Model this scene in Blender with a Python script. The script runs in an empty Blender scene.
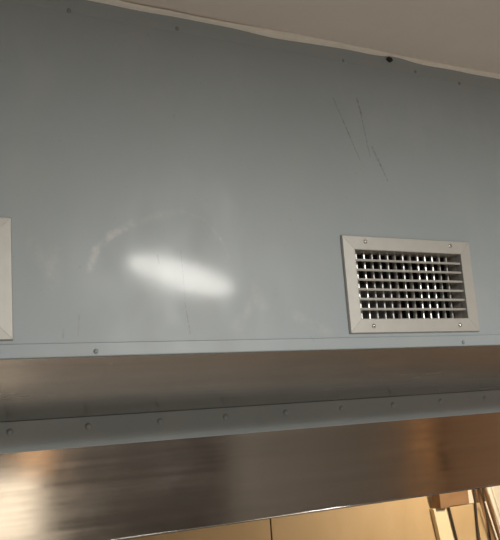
import bpy, bmesh, math, random
from mathutils import Vector, Matrix
random.seed(4)
S = bpy.context.scene
COL = S.collection
EYE = 2.0                      # camera height; heights below are given relative to it where noted

# ------------------------------------------------------------------ helpers
def V(*a): return Vector(a)

def link(name, bm, mat, parent=None, loc=(0, 0, 0), smooth=False, bevel=0.0, seg=2):
    """bm holds world coordinates; the object's origin is put at loc."""
    bmesh.ops.recalc_face_normals(bm, faces=bm.faces[:])
    off = Vector(loc) + (parent.matrix_world.translation if False else Vector((0, 0, 0)))
    base = Vector(parent['_o']) if parent is not None else Vector((0, 0, 0))
    org = Vector(loc) if any(loc) else base
    for v in bm.verts: v.co -= org
    me = bpy.data.meshes.new(name); bm.to_mesh(me); bm.free()
    me.materials.append(mat)
    for p in me.polygons: p.use_smooth = smooth
    o = bpy.data.objects.new(name, me); COL.objects.link(o)
    if parent is not None:
        o.parent = parent
        o.location = org - base
    else:
        o.location = org
    o['_o'] = tuple(org)
    if bevel:
        m = o.modifiers.new('Bevel', 'BEVEL'); m.width = bevel; m.segments = seg; m.limit_method = 'ANGLE'
    return o

def empty(name, loc):
    o = bpy.data.objects.new(name, None); COL.objects.link(o)
    o.empty_display_size = 0.05
    o.location = loc; o['_o'] = tuple(loc)
    return o

def tag(o, label, cat, group=None):
    o['label'] = label; o['category'] = cat
    if group: o['group'] = group
    return o

def struct(o):
    o['kind'] = 'structure'; return o

def box(bm, x0, x1, y0, y1, z0, z1):
    vs = [bm.verts.new((x, y, z)) for x in (x0, x1) for y in (y0, y1) for z in (z0, z1)]
    for f in ((0, 1, 3, 2), (4, 6, 7, 5), (0, 4, 5, 1), (2, 3, 7, 6), (0, 2, 6, 4), (1, 5, 7, 3)):
        bm.faces.new([vs[i] for i in f])
    return vs

def prism_x(bm, prof, x0, x1, n=1):
    """extrude a closed (y,z) profile along X"""
    rings = []
    for i in range(n + 1):
        x = x0 + (x1 - x0) * i / n
        rings.append([bm.verts.new((x, y, z)) for y, z in prof])
    k = len(prof)
    for a, b in zip(rings, rings[1:]):
        for i in range(k):
            bm.faces.new((a[i], a[(i + 1) % k], b[(i + 1) % k], b[i]))
    bm.faces.new(rings[0]); bm.faces.new(rings[-1][::-1])

def tube(bm, p0, p1, r, n=14):
    p0, p1 = Vector(p0), Vector(p1)
    d = (p1 - p0).normalized()
    a = d.orthogonal().normalized(); b = d.cross(a)
    R = []
    for p in (p0, p1):
        R.append([bm.verts.new(p + a * r * math.cos(t) + b * r * math.sin(t)) for t in [2 * math.pi * i / n for i in range(n)]])
    for i in range(n):
        bm.faces.new((R[0][i], R[0][(i + 1) % n], R[1][(i + 1) % n], R[1][i]))
    bm.faces.new(R[0][::-1]); bm.faces.new(R[1])

def dome(bm, c, nrm, r, h, slot=False, n=16):
    """low domed screw / rivet head on a plane through c with outward normal nrm"""
    c = Vector(c); nrm = Vector(nrm).normalized()
    a = Vector((1, 0, 0)); a = (a - nrm * a.dot(nrm)).normalized(); b = nrm.cross(a)
    prof = [(1.0, -0.3), (1.0, 0.25), (0.86, 0.62), (0.6, 0.88), (0.3, 0.99)]
    rings = [[bm.verts.new(c + (a * math.cos(t) + b * math.sin(t)) * r * q + nrm * h * z)
              for t in [2 * math.pi * i / n for i in range(n)]] for q, z in prof]
    for A, B in zip(rings, rings[1:]):
        for i in range(n):
            bm.faces.new((A[i], A[(i + 1) % n], B[(i + 1) % n], B[i]))
    bm.faces.new(rings[0][::-1]); bm.faces.new(rings[-1])
    if slot:                                   # cross recess drawn as two sunk grooves' dark ridges
        pass

# ------------------------------------------------------------------ materials
def mat(name, base, rough=0.5, metal=0.0, spec=0.5, coat=0.0, coat_r=0.1):
    m = bpy.data.materials.new(name); m.use_nodes = True
    b = m.node_tree.nodes['Principled BSDF']
    b.inputs['Base Color'].default_value = (*base, 1)
    b.inputs['Roughness'].default_value = rough
    b.inputs['Metallic'].default_value = metal
    b.inputs['Specular IOR Level'].default_value = spec
    b.inputs['Coat Weight'].default_value = coat
    b.inputs['Coat Roughness'].default_value = coat_r
    return m

class N:
    def __init__(s, m):
        s.t = m.node_tree; s.b = s.t.nodes['Principled BSDF']
    def n(s, typ, **kw):
        x = s.t.nodes.new(typ)
        for k, v in kw.items(): setattr(x, k, v)
        return x
    def l(s, a, b): s.t.links.new(a, b)
    def coord(s, scale=(1, 1, 1)):
        c = s.n('ShaderNodeTexCoord'); mp = s.n('ShaderNodeMapping')
        mp.inputs['Scale'].default_value = scale
        s.l(c.outputs['Object'], mp.inputs['Vector']); return mp.outputs['Vector']
    def noise(s, scale, det=4, rough=0.55, stretch=(1, 1, 1)):
        x = s.n('ShaderNodeTexNoise'); x.inputs['Scale'].default_value = scale
        x.inputs['Detail'].default_value = det; x.inputs['Roughness'].default_value = rough
        s.l(s.coord(stretch), x.inputs['Vector']); return x.outputs['Fac']
    def rng(s, v, a, b, c, d, smooth=False):
        x = s.n('ShaderNodeMapRange'); x.interpolation_type = 'SMOOTHSTEP' if smooth else 'LINEAR'
        for i, q in zip((1, 2, 3, 4), (a, b, c, d)): x.inputs[i].default_value = q
        s.l(v, x.inputs[0]); return x.outputs[0]
    def math(s, op, a, b):
        x = s.n('ShaderNodeMath', operation=op)
        for i, q in enumerate((a, b)):
            if isinstance(q, (int, float)): x.inputs[i].default_value = q
            else: s.l(q, x.inputs[i])
        return x.outputs[0]
    def mix(s, fac, a, b):
        x = s.n('ShaderNodeMix', data_type='RGBA')
        if isinstance(fac, (int, float)): x.inputs[0].default_value = fac
        else: s.l(fac, x.inputs[0])
        for i, q in ((6, a), (7, b)):
            if isinstance(q, tuple): x.inputs[i].default_value = (*q, 1)
            else: s.l(q, x.inputs[i])
        return x.outputs[2]
    def bump(s, h, strength=0.1, dist=0.001):
        x = s.n('ShaderNodeBump'); x.inputs['Strength'].default_value = strength
        x.inputs['Distance'].default_value = dist
        s.l(h, x.inputs['Height']); s.l(x.outputs['Normal'], s.b.inputs['Normal']); return x
    def segment(s, a, b, w, soft=0.0):
        """mask that is 1 along the straight mark a-b (object x,z), 0 outside width w"""
        a = Vector((a[0], 0, a[1])); b = Vector((b[0], 0, b[1])); d = b - a
        c = s.n('ShaderNodeTexCoord')
        f = s.n('ShaderNodeVectorMath', operation='MULTIPLY'); f.inputs[1].default_value = (1, 0, 1)
        s.l(c.outputs['Object'], f.inputs[0])
        p = s.n('ShaderNodeVectorMath', operation='SUBTRACT'); p.inputs[1].default_value = a
        s.l(f.outputs[0], p.inputs[0])
        t = s.n('ShaderNodeVectorMath', operation='DOT_PRODUCT'); t.inputs[1].default_value = d / d.length_squared
        s.l(p.outputs[0], t.inputs[0])
        cl = s.n('ShaderNodeClamp'); s.l(t.outputs['Value'], cl.inputs[0])
        sc = s.n('ShaderNodeVectorMath', operation='SCALE'); sc.inputs[0].default_value = d
        s.l(cl.outputs[0], sc.inputs['Scale'])
        e = s.n('ShaderNodeVectorMath', operation='SUBTRACT')
        s.l(p.outputs[0], e.inputs[0]); s.l(sc.outputs[0], e.inputs[1])
        ln = s.n('ShaderNodeVectorMath', operation='LENGTH'); s.l(e.outputs[0], ln.inputs[0])
        return s.rng(ln.outputs['Value'], w * soft, w, 1, 0, True)

HOOD_O = (0.9, 0.0, EYE + 0.116)          # base of the hood face

PAINT = (0.322, 0.372, 0.400)
def paint_material(name, marks):
    m = mat(name, PAINT, 0.42, 0.0, 0.5, 0.115, 0.08)
    k = N(m)
    big = k.noise(3.2, 3, 0.5)
    cloud = k.noise(9, 5, 0.6, (1, 1, 0.6))
    col = k.mix(k.rng(big, 0.3, 0.7, 0, 1), (0.308, 0.359, 0.386), (0.334, 0.384, 0.410))
    col = k.mix(k.rng(cloud, 0.52, 0.75, 0, 0.35), col, (0.40, 0.415, 0.41))
    spots = k.rng(k.noise(70, 2, 0.5), 0.70, 0.78, 0, 0.5)
    col = k.mix(spots, col, (0.27, 0.29, 0.30))
    if marks:
        brk = k.rng(k.noise(160, 3, 0.7), 0.38, 0.56, 0, 1)
        ox, oz = HOOD_O[0], HOOD_O[2] - EYE
        dark = [((0.924, 0.637), (0.977, 0.508), 0.0030, 0.55), ((0.985, 0.645), (0.993, 0.61), 0.0034, 0.9),
                ((0.991, 0.615), (1.004, 0.519), 0.0024, 0.8), ((1.012, 0.54), (1.030, 0.500), 0.0042, 0.75),
                ((1.028, 0.505), (1.045, 0.466), 0.0024, 0.75), ((0.940, 0.60), (0.958, 0.555), 0.0022, 0.6),
                ((0.562, 0.205), (0.569, 0.150), 0.0014, 0.85), ((0.560, 0.30), (0.563, 0.21), 0.0010, 0.5),
                ((0.515, 0.29), (0.517, 0.275), 0.0020, 0.5), ((0.372, 0.185), (0.369, 0.150), 0.0020, 0.35),
                ((0.345, 0.16), (0.344, 0.145), 0.0025, 0.4)]
        for a, b, w, s in dark:
            q = k.segment((a[0] - ox, a[1] - oz), (b[0] - ox, b[1] - oz), w, 0.15)
            q = k.math('MULTIPLY', k.math('MULTIPLY', q, brk), s * 0.6)
            col = k.mix(q, col, (0.10, 0.105, 0.11))
        # pale wiping smears
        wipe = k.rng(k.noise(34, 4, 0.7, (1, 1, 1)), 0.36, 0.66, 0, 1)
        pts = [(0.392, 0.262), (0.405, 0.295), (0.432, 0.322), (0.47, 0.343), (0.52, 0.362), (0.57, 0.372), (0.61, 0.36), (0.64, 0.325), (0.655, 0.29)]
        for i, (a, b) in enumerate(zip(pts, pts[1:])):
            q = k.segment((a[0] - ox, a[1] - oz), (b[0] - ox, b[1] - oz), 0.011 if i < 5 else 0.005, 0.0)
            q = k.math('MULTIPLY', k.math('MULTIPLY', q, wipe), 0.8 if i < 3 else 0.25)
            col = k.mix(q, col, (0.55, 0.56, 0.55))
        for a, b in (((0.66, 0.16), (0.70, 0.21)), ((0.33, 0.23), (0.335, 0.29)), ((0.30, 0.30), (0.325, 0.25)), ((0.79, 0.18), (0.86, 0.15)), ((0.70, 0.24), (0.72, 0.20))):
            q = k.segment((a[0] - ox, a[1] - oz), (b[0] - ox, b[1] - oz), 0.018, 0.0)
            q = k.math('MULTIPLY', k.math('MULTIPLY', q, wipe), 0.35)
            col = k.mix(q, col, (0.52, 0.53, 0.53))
    k.l(col, k.b.inputs['Base Color'])
    k.l(k.rng(cloud, 0.3, 0.7, 0.36, 0.50), k.b.inputs['Roughness'])
    k.l(k.rng(k.noise(14, 5, 0.65), 0.35, 0.7, 0.075, 0.12), k.b.inputs['Coat Roughness'])
    bp = k.bump(k.noise(2.6, 1, 0.4), 0.25, 0.004)
    k.l(bp.outputs['Normal'], k.b.inputs['Coat Normal'])
    return m

def steel_material(name, base, rough):
    m = mat(name, base, rough, 1.0)
    k = N(m)
    br = k.noise(60, 4, 0.7, (0.02, 1, 1))
    st = k.noise(11, 3, 0.6, (0.06, 1, 1))
    smu = k.noise(5, 5, 0.6)
    col = k.mix(k.rng(st, 0.3, 0.7, 0, 1), tuple(c * 0.86 for c in base), tuple(min(1, c * 1.1) for c in base))
    k.l(col, k.b.inputs['Base Color'])
    k.l(k.math('ADD', k.rng(smu, 0.3, 0.7, rough - 0.03, rough + 0.05), k.rng(br, 0.3, 0.7, -0.03, 0.03)), k.b.inputs['Roughness'])
    k.bump(br, 0.02, 0.0004)
    return m

def plain_noise(name, a, b, rough, scale=12, stretch=(1, 1, 1), bump=0.1, dist=0.002, **kw):
    m = mat(name, a, rough, **kw); k = N(m)
    nz = k.noise(scale, 5, 0.6, stretch)
    k.l(k.mix(k.rng(nz, 0.3, 0.7, 0, 1), a, b), k.b.inputs['Base Color'])
    k.bump(nz, bump, dist)
    return m

M = {}
M['paint'] = paint_material('blue_grey_paint_marked', True)
M['paint_plain'] = paint_material('blue_grey_paint', False)
M['steel'] = steel_material('brushed_stainless', (0.48, 0.455, 0.425), 0.115)
M['steel_under'] = steel_material('brushed_stainless_underside', (0.50, 0.475, 0.445), 0.22)
M['alu'] = plain_noise('satin_aluminium', (0.455, 0.455, 0.43), (0.49, 0.49, 0.465), 0.42, 40, (1, 1, 1), 0.02, 0.0005, metal=0.35)
M['blade'] = plain_noise('reflection_lit_aluminium', (0.58, 0.58, 0.56), (0.63, 0.63, 0.61), 0.34, 40, (1, 1, 1), 0.02, 0.0005, metal=0.5)  # paler than the frame, imitating reflections on the vertical blades
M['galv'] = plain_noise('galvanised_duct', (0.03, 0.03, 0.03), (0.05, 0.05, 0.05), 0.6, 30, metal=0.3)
M['collar'] = plain_noise('grille_collar', (0.60, 0.55, 0.50), (0.66, 0.61, 0.56), 0.5, 30)
M['screw'] = plain_noise('zinc_screw', (0.62, 0.62, 0.60), (0.72, 0.71, 0.69), 0.25, 50, metal=1.0)
M['screw_dull'] = plain_noise('dull_painted_screw', (0.20, 0.225, 0.235), (0.25, 0.275, 0.285), 0.5, 80)
M['black'] = plain_noise('black_tar', (0.008, 0.008, 0.008), (0.02, 0.02, 0.02), 0.7, 90)
M['ceiling'] = plain_noise('cream_ceiling_paint', (0.84, 0.775, 0.72), (0.87, 0.81, 0.755), 0.8, 7, (1, 1, 1), 0.05, 0.002)
M['caulk'] = plain_noise('white_caulk', (0.86, 0.85, 0.79), (0.92, 0.91, 0.85), 0.55, 60, (1, 1, 1), 0.3, 0.001)
M['wall'] = plain_noise('cream_wall_paint', (0.80, 0.74, 0.62), (0.85, 0.79, 0.68), 0.6, 9)
M['board'] = plain_noise('tan_board', (0.50, 0.355, 0.19), (0.56, 0.405, 0.23), 0.55, 6, (1, 1, 0.5), 0.05)
M['board_pale'] = plain_noise('pale_board', (0.78, 0.64, 0.42), (0.84, 0.70, 0.48), 0.55, 6, (1, 1, 0.4), 0.05)
M['batten'] = plain_noise('brown_batten', (0.22, 0.125, 0.06), (0.30, 0.17, 0.085), 0.6, 14, (0.2, 1, 1))
M['cable'] = plain_noise('dark_cable', (0.035, 0.025, 0.018), (0.05, 0.035, 0.025), 0.5, 40)
M['rod'] = plain_noise('white_rod', (0.80, 0.74, 0.62), (0.86, 0.80, 0.68), 0.35, 20)
M['floor'] = plain_noise('quarry_tile', (0.27, 0.25, 0.23), (0.34, 0.315, 0.29), 0.5, 5)
M['floor_low_bounce'] = plain_noise('low_bounce_floor', (0.05, 0.045, 0.042), (0.07, 0.062, 0.056), 0.5, 5)
M['wood'] = plain_noise('brown_panelling', (0.042, 0.036, 0.031), (0.06, 0.052, 0.045), 0.5, 4, (6, 1, 0.4))
M['warm_wood'] = plain_noise('warm_brown_panelling', (0.34, 0.21, 0.125), (0.42, 0.265, 0.16), 0.5, 4, (1, 6, 0.4))
M['grey_panel'] = plain_noise('grey_panel_paint', (0.20, 0.185, 0.165), (0.24, 0.22, 0.20), 0.5, 3)
M['orange_wood'] = plain_noise('orange_panel_wood', (0.66, 0.38, 0.19), (0.72, 0.43, 0.22), 0.45, 4, (6, 1, 0.4))

# ------------------------------------------------------------------ setting
X0, X1, YF, YB = -2.2, 5.6, -3.8, 1.95
CE = EYE + 0.7585
def slab(name, m, *b):
    bm = bmesh.new(); box(bm, *b); return struct(link(name, bm, M[m]))
slab('floor', 'floor', X0 - .1, X1 + .1, YF - .1, -0.9, -0.1, 0)
slab('floor', 'floor_low_bounce', X0 - .1, X1 + .1, -0.9, YB + .1, -0.1, 0)  # unseen floor darkened here to cut bounce onto the riveted flange
slab('ceiling', 'ceiling', X0 - .1, X1 + .1, YF - .1, YB + .1, CE, CE + .1)
slab('wall_back', 'wall', X0 - .1, X1 + .1, YB, YB + .1, 0, CE)
slab('wall_front', 'wood', X0 - .1, X1 + .1, YF - .1, YF, 0, CE)
slab('wall_left', 'wood', X0 - .1, X0, YF, YB, 0, CE)
slab('wall_right', 'warm_wood', X1, X1 + .1, YF, YB, 0, CE)

# ragged caulk bead in the corner of ceiling and hood
bm = bmesh.new()
n = 360; rings = []
xa, xb = -0.55, 4.0
def wob(x, f, p): return math.sin(x * f + p) * 0.5 + math.sin(x * f * 2.3 + p * 1.7) * 0.3 + math.sin(x * f * 5.1 + p) * 0.2
def bumpf(x, c, w): return math.exp(-((x - c) / w) ** 2)
for i in range(n + 1):
    x = xa + (xb - xa) * i / n
    low = EYE + 0.7500 + 0.0016 * wob(x, 9, 0.4) - 0.0045 * bumpf(x, 0.80, 0.10) + 0.0050 * bumpf(x, 1.10, 0.045)
    out = 0.0155 + 0.0022 * wob(x, 13, 2.0) - 0.004 * bumpf(x, 1.15, 0.2)
    lift = 0.0038 * max(0, min(1, (x - 0.44) / 0.03)) * max(0, min(1, (0.82 - x) / 0.2))
    top = CE + 0.0005 - lift
    rings.append([bm.verts.new(v) for v in ((x, 0.001, low), (x, -0.0045, low + 0.0006), (x, -out * 0.8, (low + top) / 2 + 0.0005), (x, -out, top - 0.0008), (x, -out + 0.001, top), (x, 0.001, CE - 0.0005))])
for a, b in zip(rings, rings[1:]):
    for j in range(6):
        bm.faces.new((a[j], a[(j + 1) % 6], b[(j + 1) % 6], b[j]))
bm.faces.new(rings[0]); bm.faces.new(rings[-1][::-1])
struct(link('trim_1', bm, M['caulk'], smooth=True))

# ------------------------------------------------------------------ the exhaust hood
HX0, HX1 = -0.5, 4.0
hood = empty('exhaust_hood', HOOD_O)
tag(hood, 'large blue-grey painted kitchen exhaust hood with steel underside, hung below the cream ceiling', 'exhaust hood')

GW, GH, BR = 0.340, 0.198, 0.029            # grille outer size and frame width
GZ = EYE + 0.2445
GX = (0.095, 1.078)
# front panel with two openings
xs = [HX0]
for gx in GX: xs += [gx - GW / 2 + BR - 0.004, gx + GW / 2 - BR + 0.004]
xs.append(HX1)
zs = [EYE + 0.117, GZ - GH / 2 + BR - 0.004, GZ + GH / 2 - BR + 0.004, CE - 0.0015]
bm = bmesh.new()
for face_y in (0.0, 0.002):
    g = [[bm.verts.new((x, face_y, z)) for z in zs] for x in xs]
    for i in range(len(xs) - 1):
        for j in range(3):
            if j == 1 and i in (1, 3): continue
            bm.faces.new((g[i][j], g[i + 1][j], g[i + 1][j + 1], g[i][j + 1]))
    if face_y == 0.0: g0 = g
for i in (1, 3):
    for (a, b), (c, d) in (((i, 1), (i + 1, 1)), ((i + 1, 1), (i + 1, 2)), ((i + 1, 2), (i, 2)), ((i, 2), (i, 1))):
        bm.faces.new((g0[a][b], g0[c][d], g[c][d], g[a][b]))
nx, nz = len(xs), 4
for i in range(nx - 1):
    for j in (0, nz - 1): bm.faces.new((g0[i][j], g0[i + 1][j], g[i + 1][j], g[i][j]))
for j in range(nz - 1):
    for i in (0, nx - 1): bm.faces.new((g0[i][j], g0[i][j + 1], g[i][j + 1], g[i][j]))
face = link('front_panel', bm, M['paint'], hood)

# top flange: a strip folded out to the ceiling
bm = bmesh.new()
prism_x(bm, [(-0.0002, EYE + 0.7235), (-0.0005, EYE + 0.7240), (-0.0052, CE - 0.0012), (-0.0002, CE - 0.0012)], HX0, HX1)
tf = link('top_flange', bm, M['paint_plain'], hood)
for x, z, r in ((0.371, 0.7255, .0042), (0.578, 0.729, .0040), (0.959, 0.726, .0030), (1.155, 0.731, .0034), (1.286, 0.7225, .0040), (0.165, 0.727, .004), (1.50, 0.727, .004)):
    bm = bmesh.new(); y = -0.0005 - (z - 0.7240) * 0.14
    dome(bm, (x, y, EYE + z), (0, -1, -0.14), r, 0.0018)
    link('screw', bm, M['screw_dull'], tf, loc=(x, y, EYE + z), smooth=True)
# black blob of tar by the caulk
bm = bmesh.new()
bmesh.ops.create_icosphere(bm, subdivisions=3, radius=1)
for v in bm.verts:
    d = v.co.copy(); s = 1 + 0.28 * math.sin(d.x * 7 + 1) * math.cos(d.z * 6) + 0.15 * math.sin(d.z * 13)
    v.co = Vector((d.x * 0.0085 * s + 1.081, d.y * 0.003 * s - 0.0055, d.z * 0.0055 * s + EYE + 0.7465))
link('sealant_blob', bm, M['black'], hood, loc=(1.081, -0.0055, EYE + 0.7465), smooth=True)['label'] = 'small black sealant blob beside the caulk'

# bottom flange: folded lip that turns under the face
bm = bmesh.new()
prism_x(bm, [(0.001, EYE + 0.1392), (-0.0034, EYE + 0.1372), (-0.0038, EYE + 0.1175), (-0.0034, EYE + 0.1160), (-0.002, EYE + 0.1152), (0.006, EYE + 0.1152), (0.006, EYE + 0.1168), (0.001, EYE + 0.1168)], HX0, HX1)
bf = link('bottom_flange', bm, M['paint_plain'], hood)
for x, z in ((0.397, 0.1235), (1.198, 0.1230)):
    bm = bmesh.new(); dome(bm, (x, -0.0038, EYE + z), (0, -1, 0), 0.0042, 0.0022)
    link('screw', bm, M['screw_dull'], bf, loc=(x, -0.0038, EYE + z), smooth=True)

# sloping stainless underside of the supply plenum
YS = 0.60
def zat(e, y): return EYE + e * (1.26 + y)
zt = zat(0.0150, YS); zb = zat(-0.0221, YS)
bm = bmesh.new()
prism_x(bm, [(0.0065, EYE + 0.1158), (0.0065, EYE + 0.1178), (YS, zt + 0.003), (YS, zt + 0.0005)], HX0, HX1)
link('underside_panel', bm, M['steel_under'], hood)
# riveted painted flange along the top of the hood's own front
bm = bmesh.new()
prism_x(bm, [(YS - 0.004, zt), (YS + 0.002, zt + 0.002), (YS + 0.006, zb + 0.001), (YS + 0.001, zb)], HX0, HX1)
rf = link('riveted_flange', bm, M['paint_plain'], hood)
k0 = (1.26 + YS) / 1.37
for i in range(-3, 20):
    x = (0.414 + 0.1337 * i) * k0
    if not HX0 + .05 < x < HX1 - .05: continue
    z = EYE + 0.004 * k0; t = (zt - z) / (zt - zb)
    y = YS - 0.004 + 0.005 * t
    bm = bmesh.new(); dome(bm, (x, y, z), (0, -1, -0.07), 0.0078, 0.0042)
    link('rivet', bm, M['paint_plain'], rf, loc=(x, y, z), smooth=True)
# lower stainless front panel, leaning back a touch, with a rolled drip lip
YL = YS + 0.012
zl = zat(-0.1385, YL)
bm = bmesh.new()
prism_x(bm, [(YS + 0.0035, zb + 0.012), (YS + 0.0062, zb + 0.012), (YL + 0.002, zl), (YL, zl)], HX0, HX1)
lp = link('lower_panel', bm, M['steel'], hood)
bm = bmesh.new(); tube(bm, (HX0, YL + 0.004, zl - 0.001), (HX1, YL + 0.004, zl - 0.001), 0.0040, 18)
link('drip_lip', bm, M['steel'], lp, loc=(0.9, YL + 0.004, zl), smooth=True)
# closing top and ends behind the front
bm = bmesh.new(); box(bm, HX0, HX1, YS + 0.008, YB - 0.002, zt + 0.004, zt + 0.008); link('canopy_top', bm, M['steel'], hood)
for x in (HX0, HX1):
    s = 1 if x < 1 else -1
    bm = bmesh.new()
    prism_x(bm, [(0.0025, EYE + 0.1185), (0.0025, CE - 0.002), (YS, CE - 0.002), (YS, zt + 0.004)], x, x + s * 0.002)
    link('end_panel', bm, M['paint_plain'], hood)
    bm = bmesh.new(); box(bm, x, x + s * 0.002, YL + 0.010, YB - 0.002, zl, zt + 0.003); link('end_panel', bm, M['steel'], hood)

# ------------------------------------------------------------------ supply air grilles
def make_grille(gx):
    r = empty('air_grille', (gx, 0, GZ))
    r['_o'] = (gx, 0, GZ)
    W, H = GW / 2, GH / 2
    w, h = W - BR, H - BR
    # mitred frame: four trapezoid lengths with a bevelled profile
    bm = bmesh.new()
    prof = [(0.0, -0.0004), (0.0, -0.0030), (0.0016, -0.0060), (BR * 0.55, -0.0062), (BR - 0.0012, -0.0064), (BR, -0.0056), (BR, 0.012), (BR - 0.0012, 0.012), (BR - 0.0012, -0.0004)]
    gap = 0.00022
    for side in range(4):
        ends = []
        for sgn in (-1, 1):
            ring = []
            for d, y in prof:
                if side in (0, 2):
                    s = 1 if side == 0 else -1
                    x, z = sgn * (W - d - gap), s * (H - d)
                else:
                    s = 1 if side == 1 else -1
                    x, z = s * (W - d), sgn * (H - d - gap)
                ring.append(bm.verts.new((gx + x, y, GZ + z)))
            ends.append(ring)
        a, b = ends; k = len(prof)
        for i in range(k): bm.faces.new((a[i], a[(i + 1) % k], b[(i + 1) % k], b[i]))
        bm.faces.new(a); bm.faces.new(b[::-1])
    fr = link('frame', bm, M['alu'], r)
    for sx, sz in ((-0.113, 0.087), (0.113, 0.087), (-0.113, -0.085), (0.114, -0.085)):
        c = (gx + sx, -0.0062, GZ + sz)
        bm = bmesh.new(); dome(bm, c, (0, -1, 0), 0.0046, 0.0026)
        sc = link('screw', bm, M['screw'], r, loc=c, smooth=True)
        ang = random.uniform(0, 1.5)
        bm = bmesh.new()
        for q in (0, math.pi / 2):
            vs = box(bm, -0.0026, 0.0026, -0.0001, 0.0004, -0.00055, 0.00055)
            for v in vs:
                ca, sa = math.cos(ang + q), math.sin(ang + q)
                v.co = Vector((c[0] + v.co.x * ca - v.co.z * sa, c[1] - 0.0027 + v.co.y, c[2] + v.co.x * sa + v.co.z * ca))
        link('cross_recess', bm, M['black'], sc, loc=c)
    # horizontal blades, aerofoil section
    tilt = [0.10, 0.08, 0.12, 0.10, 0.34, 0.06]
    for i in range(6):
        z = GZ + h - (i + 1) * 2 * h / 7
        bm = bmesh.new()
        sec = [(-0.0015, 0.0), (-0.0008, 0.0022), (0.003, 0.0027), (0.010, 0.0016), (0.0155, 0.0), (0.010, -0.0016), (0.003, -0.0027), (-0.0008, -0.0022)]
        ct, stt = math.cos(tilt[i]), math.sin(tilt[i])
        prism_x(bm, [(y * ct - q * stt, z + y * stt + q * ct) for y, q in sec], gx - w, gx + w)
        link('horizontal_blade', bm, M['alu'], r, loc=(gx, 0, z), smooth=False)
    # vertical blades behind
    for i in range(13):
        x = gx - w + (i + 1) * 2 * w / 14
        bm = bmesh.new()
        sec = [(-0.0008, 0.0), (0.0, 0.0020), (0.003, 0.0022), (0.0075, 0.0), (0.003, -0.0022), (0.0, -0.0020)]
        an = random.uniform(-0.12, 0.14) + 0.2
        if i in (5, 7): an += 0.35
        ca, sa = math.cos(an), math.sin(an)
        R = []
        for zz in (GZ - h, GZ + h):
            R.append([bm.verts.new((x + q * ca - y * sa, 0.0185 + y * ca + q * sa, zz)) for y, q in sec])
        for j in range(6): bm.faces.new((R[0][j], R[0][(j + 1) % 6], R[1][(j + 1) % 6], R[1][j]))
        bm.faces.new(R[0]); bm.faces.new(R[1][::-1])
        link('vertical_blade', bm, M['blade'], r, loc=(x, 0.0185, GZ))
    # collar behind the frame and the dark duct beyond it
    def open_box(x, y0, y1, z, t, back):
        bm = bmesh.new()
        for s in (-1, 1):
            a, b = sorted((s * x, s * (x + t))); box(bm, gx + a, gx + b, y0, y1, GZ - z - t, GZ + z + t)
            a, b = sorted((s * z, s * (z + t))); box(bm, gx - x, gx + x, y0, y1, GZ + a, GZ + b)
        if back: box(bm, gx - x - t, gx + x + t, y1, y1 + t, GZ - z - t, GZ + z + t)
        return bm
    link('collar', open_box(w + 0.0001, 0.0125, 0.036, h + 0.0001, 0.0012, False), M['collar'], r)
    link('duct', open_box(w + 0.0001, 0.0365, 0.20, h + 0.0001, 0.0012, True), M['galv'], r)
    return r

g1 = make_grille(GX[1])
tag(g1, 'whole aluminium air grille with crossed blades, on the right of the blue-grey hood face', 'air grille', 'supply grilles on the hood face')
g2 = g1.copy(); COL.objects.link(g2); g2.location = (GX[0], 0, GZ - 0.0015)
for ch in list(g1.children):
    c = ch.copy(); COL.objects.link(c); c.parent = g2
    for gg in list(ch.children):
        d = gg.copy(); COL.objects.link(d); d.parent = c
tag(g2, 'aluminium air grille at the far left, only its right edge in the picture', 'air grille', 'supply grilles on the hood face')

# ------------------------------------------------------------------ boards, cables and rods against the back wall
def wall_prism(name, m, quad, y0, y1, label, cat, group=None, bevel=0.0015):
    """quad: (x,z) corners of a flat board with real thickness"""
    bm = bmesh.new()
    A = [bm.verts.new((x, y0, z)) for x, z in quad]; B = [bm.verts.new((x, y1, z)) for x, z in quad]
    k = len(quad)
    for i in range(k): bm.faces.new((A[i], A[(i + 1) % k], B[(i + 1) % k], B[i]))
    bm.faces.new(A[::-1]); bm.faces.new(B)
    cx = sum(q[0] for q in quad) / k
    return tag(link(name, bm, M[m], loc=(cx, (y0 + y1) / 2, min(q[1] for q in quad)), bevel=bevel), label, cat, group)

Z = EYE
wall_prism('wall_board', 'board', [(1.772, 0.002), (3.10, 0.002), (2.666, Z - .47), (2.640, Z - .30), (1.772, Z - .30)], 1.915, 1.9485,
           'wide tan board filling the wall beneath the middle of the steel hood', 'board')
wall_prism('wall_board', 'board', [(0.30, 0.002), (1.769, 0.002), (1.769, Z - .30), (0.30, Z - .30)], 1.920, 1.9485,
           'shaded tan board under the left part of the steel hood, left of the thin seam', 'board')
wall_prism('upright_board', 'board_pale', [(2.90, 0.002), (3.03, 0.002), (2.767, Z - .508), (2.672, Z - .508)], 1.885, 1.912,
           'narrow pale cream board, between the wide tan board and the first dark cable', 'board', 'upright boards')
wall_prism('upright_board', 'board', [(3.035, 0.002), (3.04, 0.002), (2.936, Z - .70), (2.940, Z - .512), (2.772, Z - .512)], 1.885, 1.912,
           'tan upright board standing between the two dark cables, under the brown batten', 'board', 'upright boards')
wall_prism('upright_board', 'board', [(3.045, 0.002), (3.20, 0.002), (3.020, Z - .70), (2.980, Z - .512), (2.945, Z - .512)], 1.885, 1.912,
           'tapering tan board, right of the second dark cable and left of the white rods', 'board', 'upright boards')
# brown batten with its end block, below the hood edge
bt = empty('wooden_batten', (2.80, 1.93, Z - .505)); tag(bt, 'short dark brown wooden batten on the wall just under the hood lip', 'batten')
bm = bmesh.new(); box(bm, 2.780, 2.912, 1.888, 1.9485, Z - .508, Z - .40); link('rail', bm, M['batten'], bt, bevel=0.002)
bm = bmesh.new(); box(bm, 2.690, 2.748, 1.850, 1.9125, Z - .506, Z - .425); link('end_block', bm, M['batten'], bt, bevel=0.002)

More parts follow.
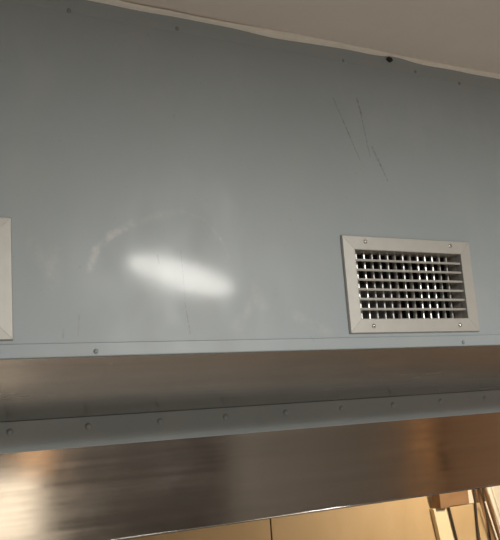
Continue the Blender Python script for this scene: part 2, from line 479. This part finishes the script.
def path_tube(name, m, pts, r, label, cat, group=None):
    cu = bpy.data.curves.new(name, 'CURVE'); cu.dimensions = '3D'; cu.bevel_depth = r; cu.bevel_resolution = 4; cu.use_fill_caps = True
    sp = cu.splines.new('POLY'); sp.points.add(len(pts) - 1)
    for p, q in zip(sp.points, pts): p.co = (*q, 1)
    o = bpy.data.objects.new(name + '_tmp', cu); COL.objects.link(o)
    dg = bpy.context.evaluated_depsgraph_get()
    me = bpy.data.meshes.new_from_object(o.evaluated_get(dg)); COL.objects.unlink(o); bpy.data.objects.remove(o)
    me.materials.clear(); me.materials.append(M[m])
    for p in me.polygons: p.use_smooth = True
    ob = bpy.data.objects.new(name, me); COL.objects.link(ob)
    return tag(ob, label, cat, group)

path_tube('cable', 'cable', [(2.756, 1.873, Z - .40), (2.758, 1.873, Z - .50), (2.790, 1.875, Z - .67), (2.83, 1.876, Z - .90), (2.86, 1.876, 0.01)], 0.0060,
          'dark cable hanging over the brown batten, at the right edge of the pale board', 'cable', 'dark hanging cables')
path_tube('cable', 'cable', [(2.938, 1.872, Z - .40), (2.938, 1.874, Z - .52), (2.930, 1.876, Z - .70), (2.92, 1.876, 0.01)], 0.0062,
          'dark cable hanging just right of the brown batten, before two pale slivers of wall', 'cable', 'dark hanging cables')
wall_prism('upright_board', 'batten', [(3.20, 0.002), (3.30, 0.002), (3.125, Z - .70), (3.062, Z - .40), (2.985, Z - .40)], 1.916, 1.9485,
           'dark brown upright strip on the wall behind the leaning white rods', 'board', 'upright boards')
path_tube('cable', 'cable', [(2.990, 1.868, Z - .38), (3.006, 1.870, Z - .70), (3.01, 1.872, 0.01)], 0.0052,
          'rightmost dark cable, hanging against the leaning white rods', 'cable', 'dark hanging cables')
for i, (xt, s, y, r) in enumerate(((2.992, 0.27, 1.842, 0.0075), (3.026, 0.24, 1.866, 0.0055), (2.950, 0.26, 1.815, 0.0045), (3.058, 0.25, 1.880, 0.0050))):
    zt_ = Z - .40
    lab = ('thick white rod leaning on the wall, right of the rightmost dark cable',
           'white rod leaning just behind and right of the thick rod',
           'thin pale rod in front of the rightmost dark cable, lowest of the leaning rods',
           'thin white rod at the far right, leaning nearest the bright bare wall')[i]
    if i == 2: zt_ = Z - .50
    path_tube('leaning_rod', 'rod', [(xt, y, zt_), (xt + s * (zt_ - 0.012), y - 0.01, 0.012)], r, lab, 'rod', 'white leaning rods')

# ------------------------------------------------------------------ unseen panels added behind the camera for their soft reflections
def flat(name, m, *b):
    bm = bmesh.new(); box(bm, *b); return struct(link(name, bm, M[m]))
flat('reflection_panel_1', 'orange_wood', 5.10, 5.45, YF, YF + 0.04, 0.002, 2.05)  # added panel, reflected as the orange streak in the lower steel
flat('reflection_panel_2', 'grey_panel', 3.15, 5.05, YF, YF + 0.04, 0.002, 2.05)  # added panel, lightens the reflection right of the middle
flat('reflection_block', 'orange_wood', 1.34, 1.58, YF, YF + 0.04, EYE - 0.63, EYE - 0.36)  # added block, reflected as the small orange patch on the left

# ------------------------------------------------------------------ lights
def area(name, loc, rot, sx, sy, power, col, shape='RECTANGLE', spread=180):
    l = bpy.data.lights.new(name, 'AREA'); l.shape = shape; l.size = sx; l.size_y = sy
    l.energy = power; l.color = col; l.spread = math.radians(spread)
    o = bpy.data.objects.new(name, l); COL.objects.link(o); o.location = loc; o.rotation_euler = rot
    return o
area('ceiling_lamp', (1.68, -2.46, CE - 0.02), (0, 0, math.radians(-47.5)), 1.36, 0.33, 136, (1.0, 0.967, 0.905), 'ELLIPSE')
area('fill_light_far', (-1.2, -2.6, CE - 0.02), (0, 0, 0), 1.2, 0.3, 62, (1.0, 0.967, 0.905))  # unseen fill, added so bounce brightens the ceiling
area('fill_light_far', (5.0, -1.6, CE - 0.02), (0, 0, 0), 0.3, 1.0, 38, (1.0, 0.93, 0.82))  # unseen fill, added to brighten the orange streak's reflection
# warm light panel added at the far wall for the bright patch in the steel
area('reflection_light', (1.02, YF + 0.05, EYE - 1.30), (math.radians(90), 0, 0), 0.95, 1.34, 5.6, (1.0, 0.86, 0.66), 'RECTANGLE', 140)
# lamp under the canopy that lights the wall
area('hood_lamp', (2.75, 0.98, EYE - 0.06), (math.radians(48), 0, 0), 0.22, 0.22, 15.5, (1.0, 0.84, 0.62), 'DISK')
w = bpy.data.worlds.new('World'); S.world = w; w.use_nodes = True
w.node_tree.nodes['Background'].inputs[0].default_value = (0.02, 0.018, 0.016, 1)

# ------------------------------------------------------------------ camera
cd = bpy.data.cameras.new('camera'); cam = bpy.data.objects.new('camera', cd); COL.objects.link(cam)
R = [[0.879030238, 0.024718957, 0.476124787], [-0.471397743, 0.194502932, 0.860205079], [-0.071344294, -0.980590426, 0.182626419]]
# columns: camera right, image down, forward, in world axes
rt = Vector((R[0][0], R[1][0], R[2][0])); dn = Vector((R[0][1], R[1][1], R[2][1])); fw = Vector((R[0][2], R[1][2], R[2][2]))
mw = Matrix(((rt.x, -dn.x, -fw.x, 0), (rt.y, -dn.y, -fw.y, -1.26), (rt.z, -dn.z, -fw.z, EYE), (0, 0, 0, 1)))
cam.matrix_world = mw
cd.sensor_fit = 'VERTICAL'; cd.sensor_height = 24; cd.sensor_width = 24; cd.lens = 789.72 / 540 * 24
cd.clip_start = 0.05
S.camera = cam
for o in bpy.data.objects:
    if '_o' in o.keys(): del o['_o']
vs = S.view_settings
vs.view_transform = 'Standard'; vs.look = 'None'; vs.gamma = 1; vs.use_curve_mapping = False; vs.exposure = 0.0
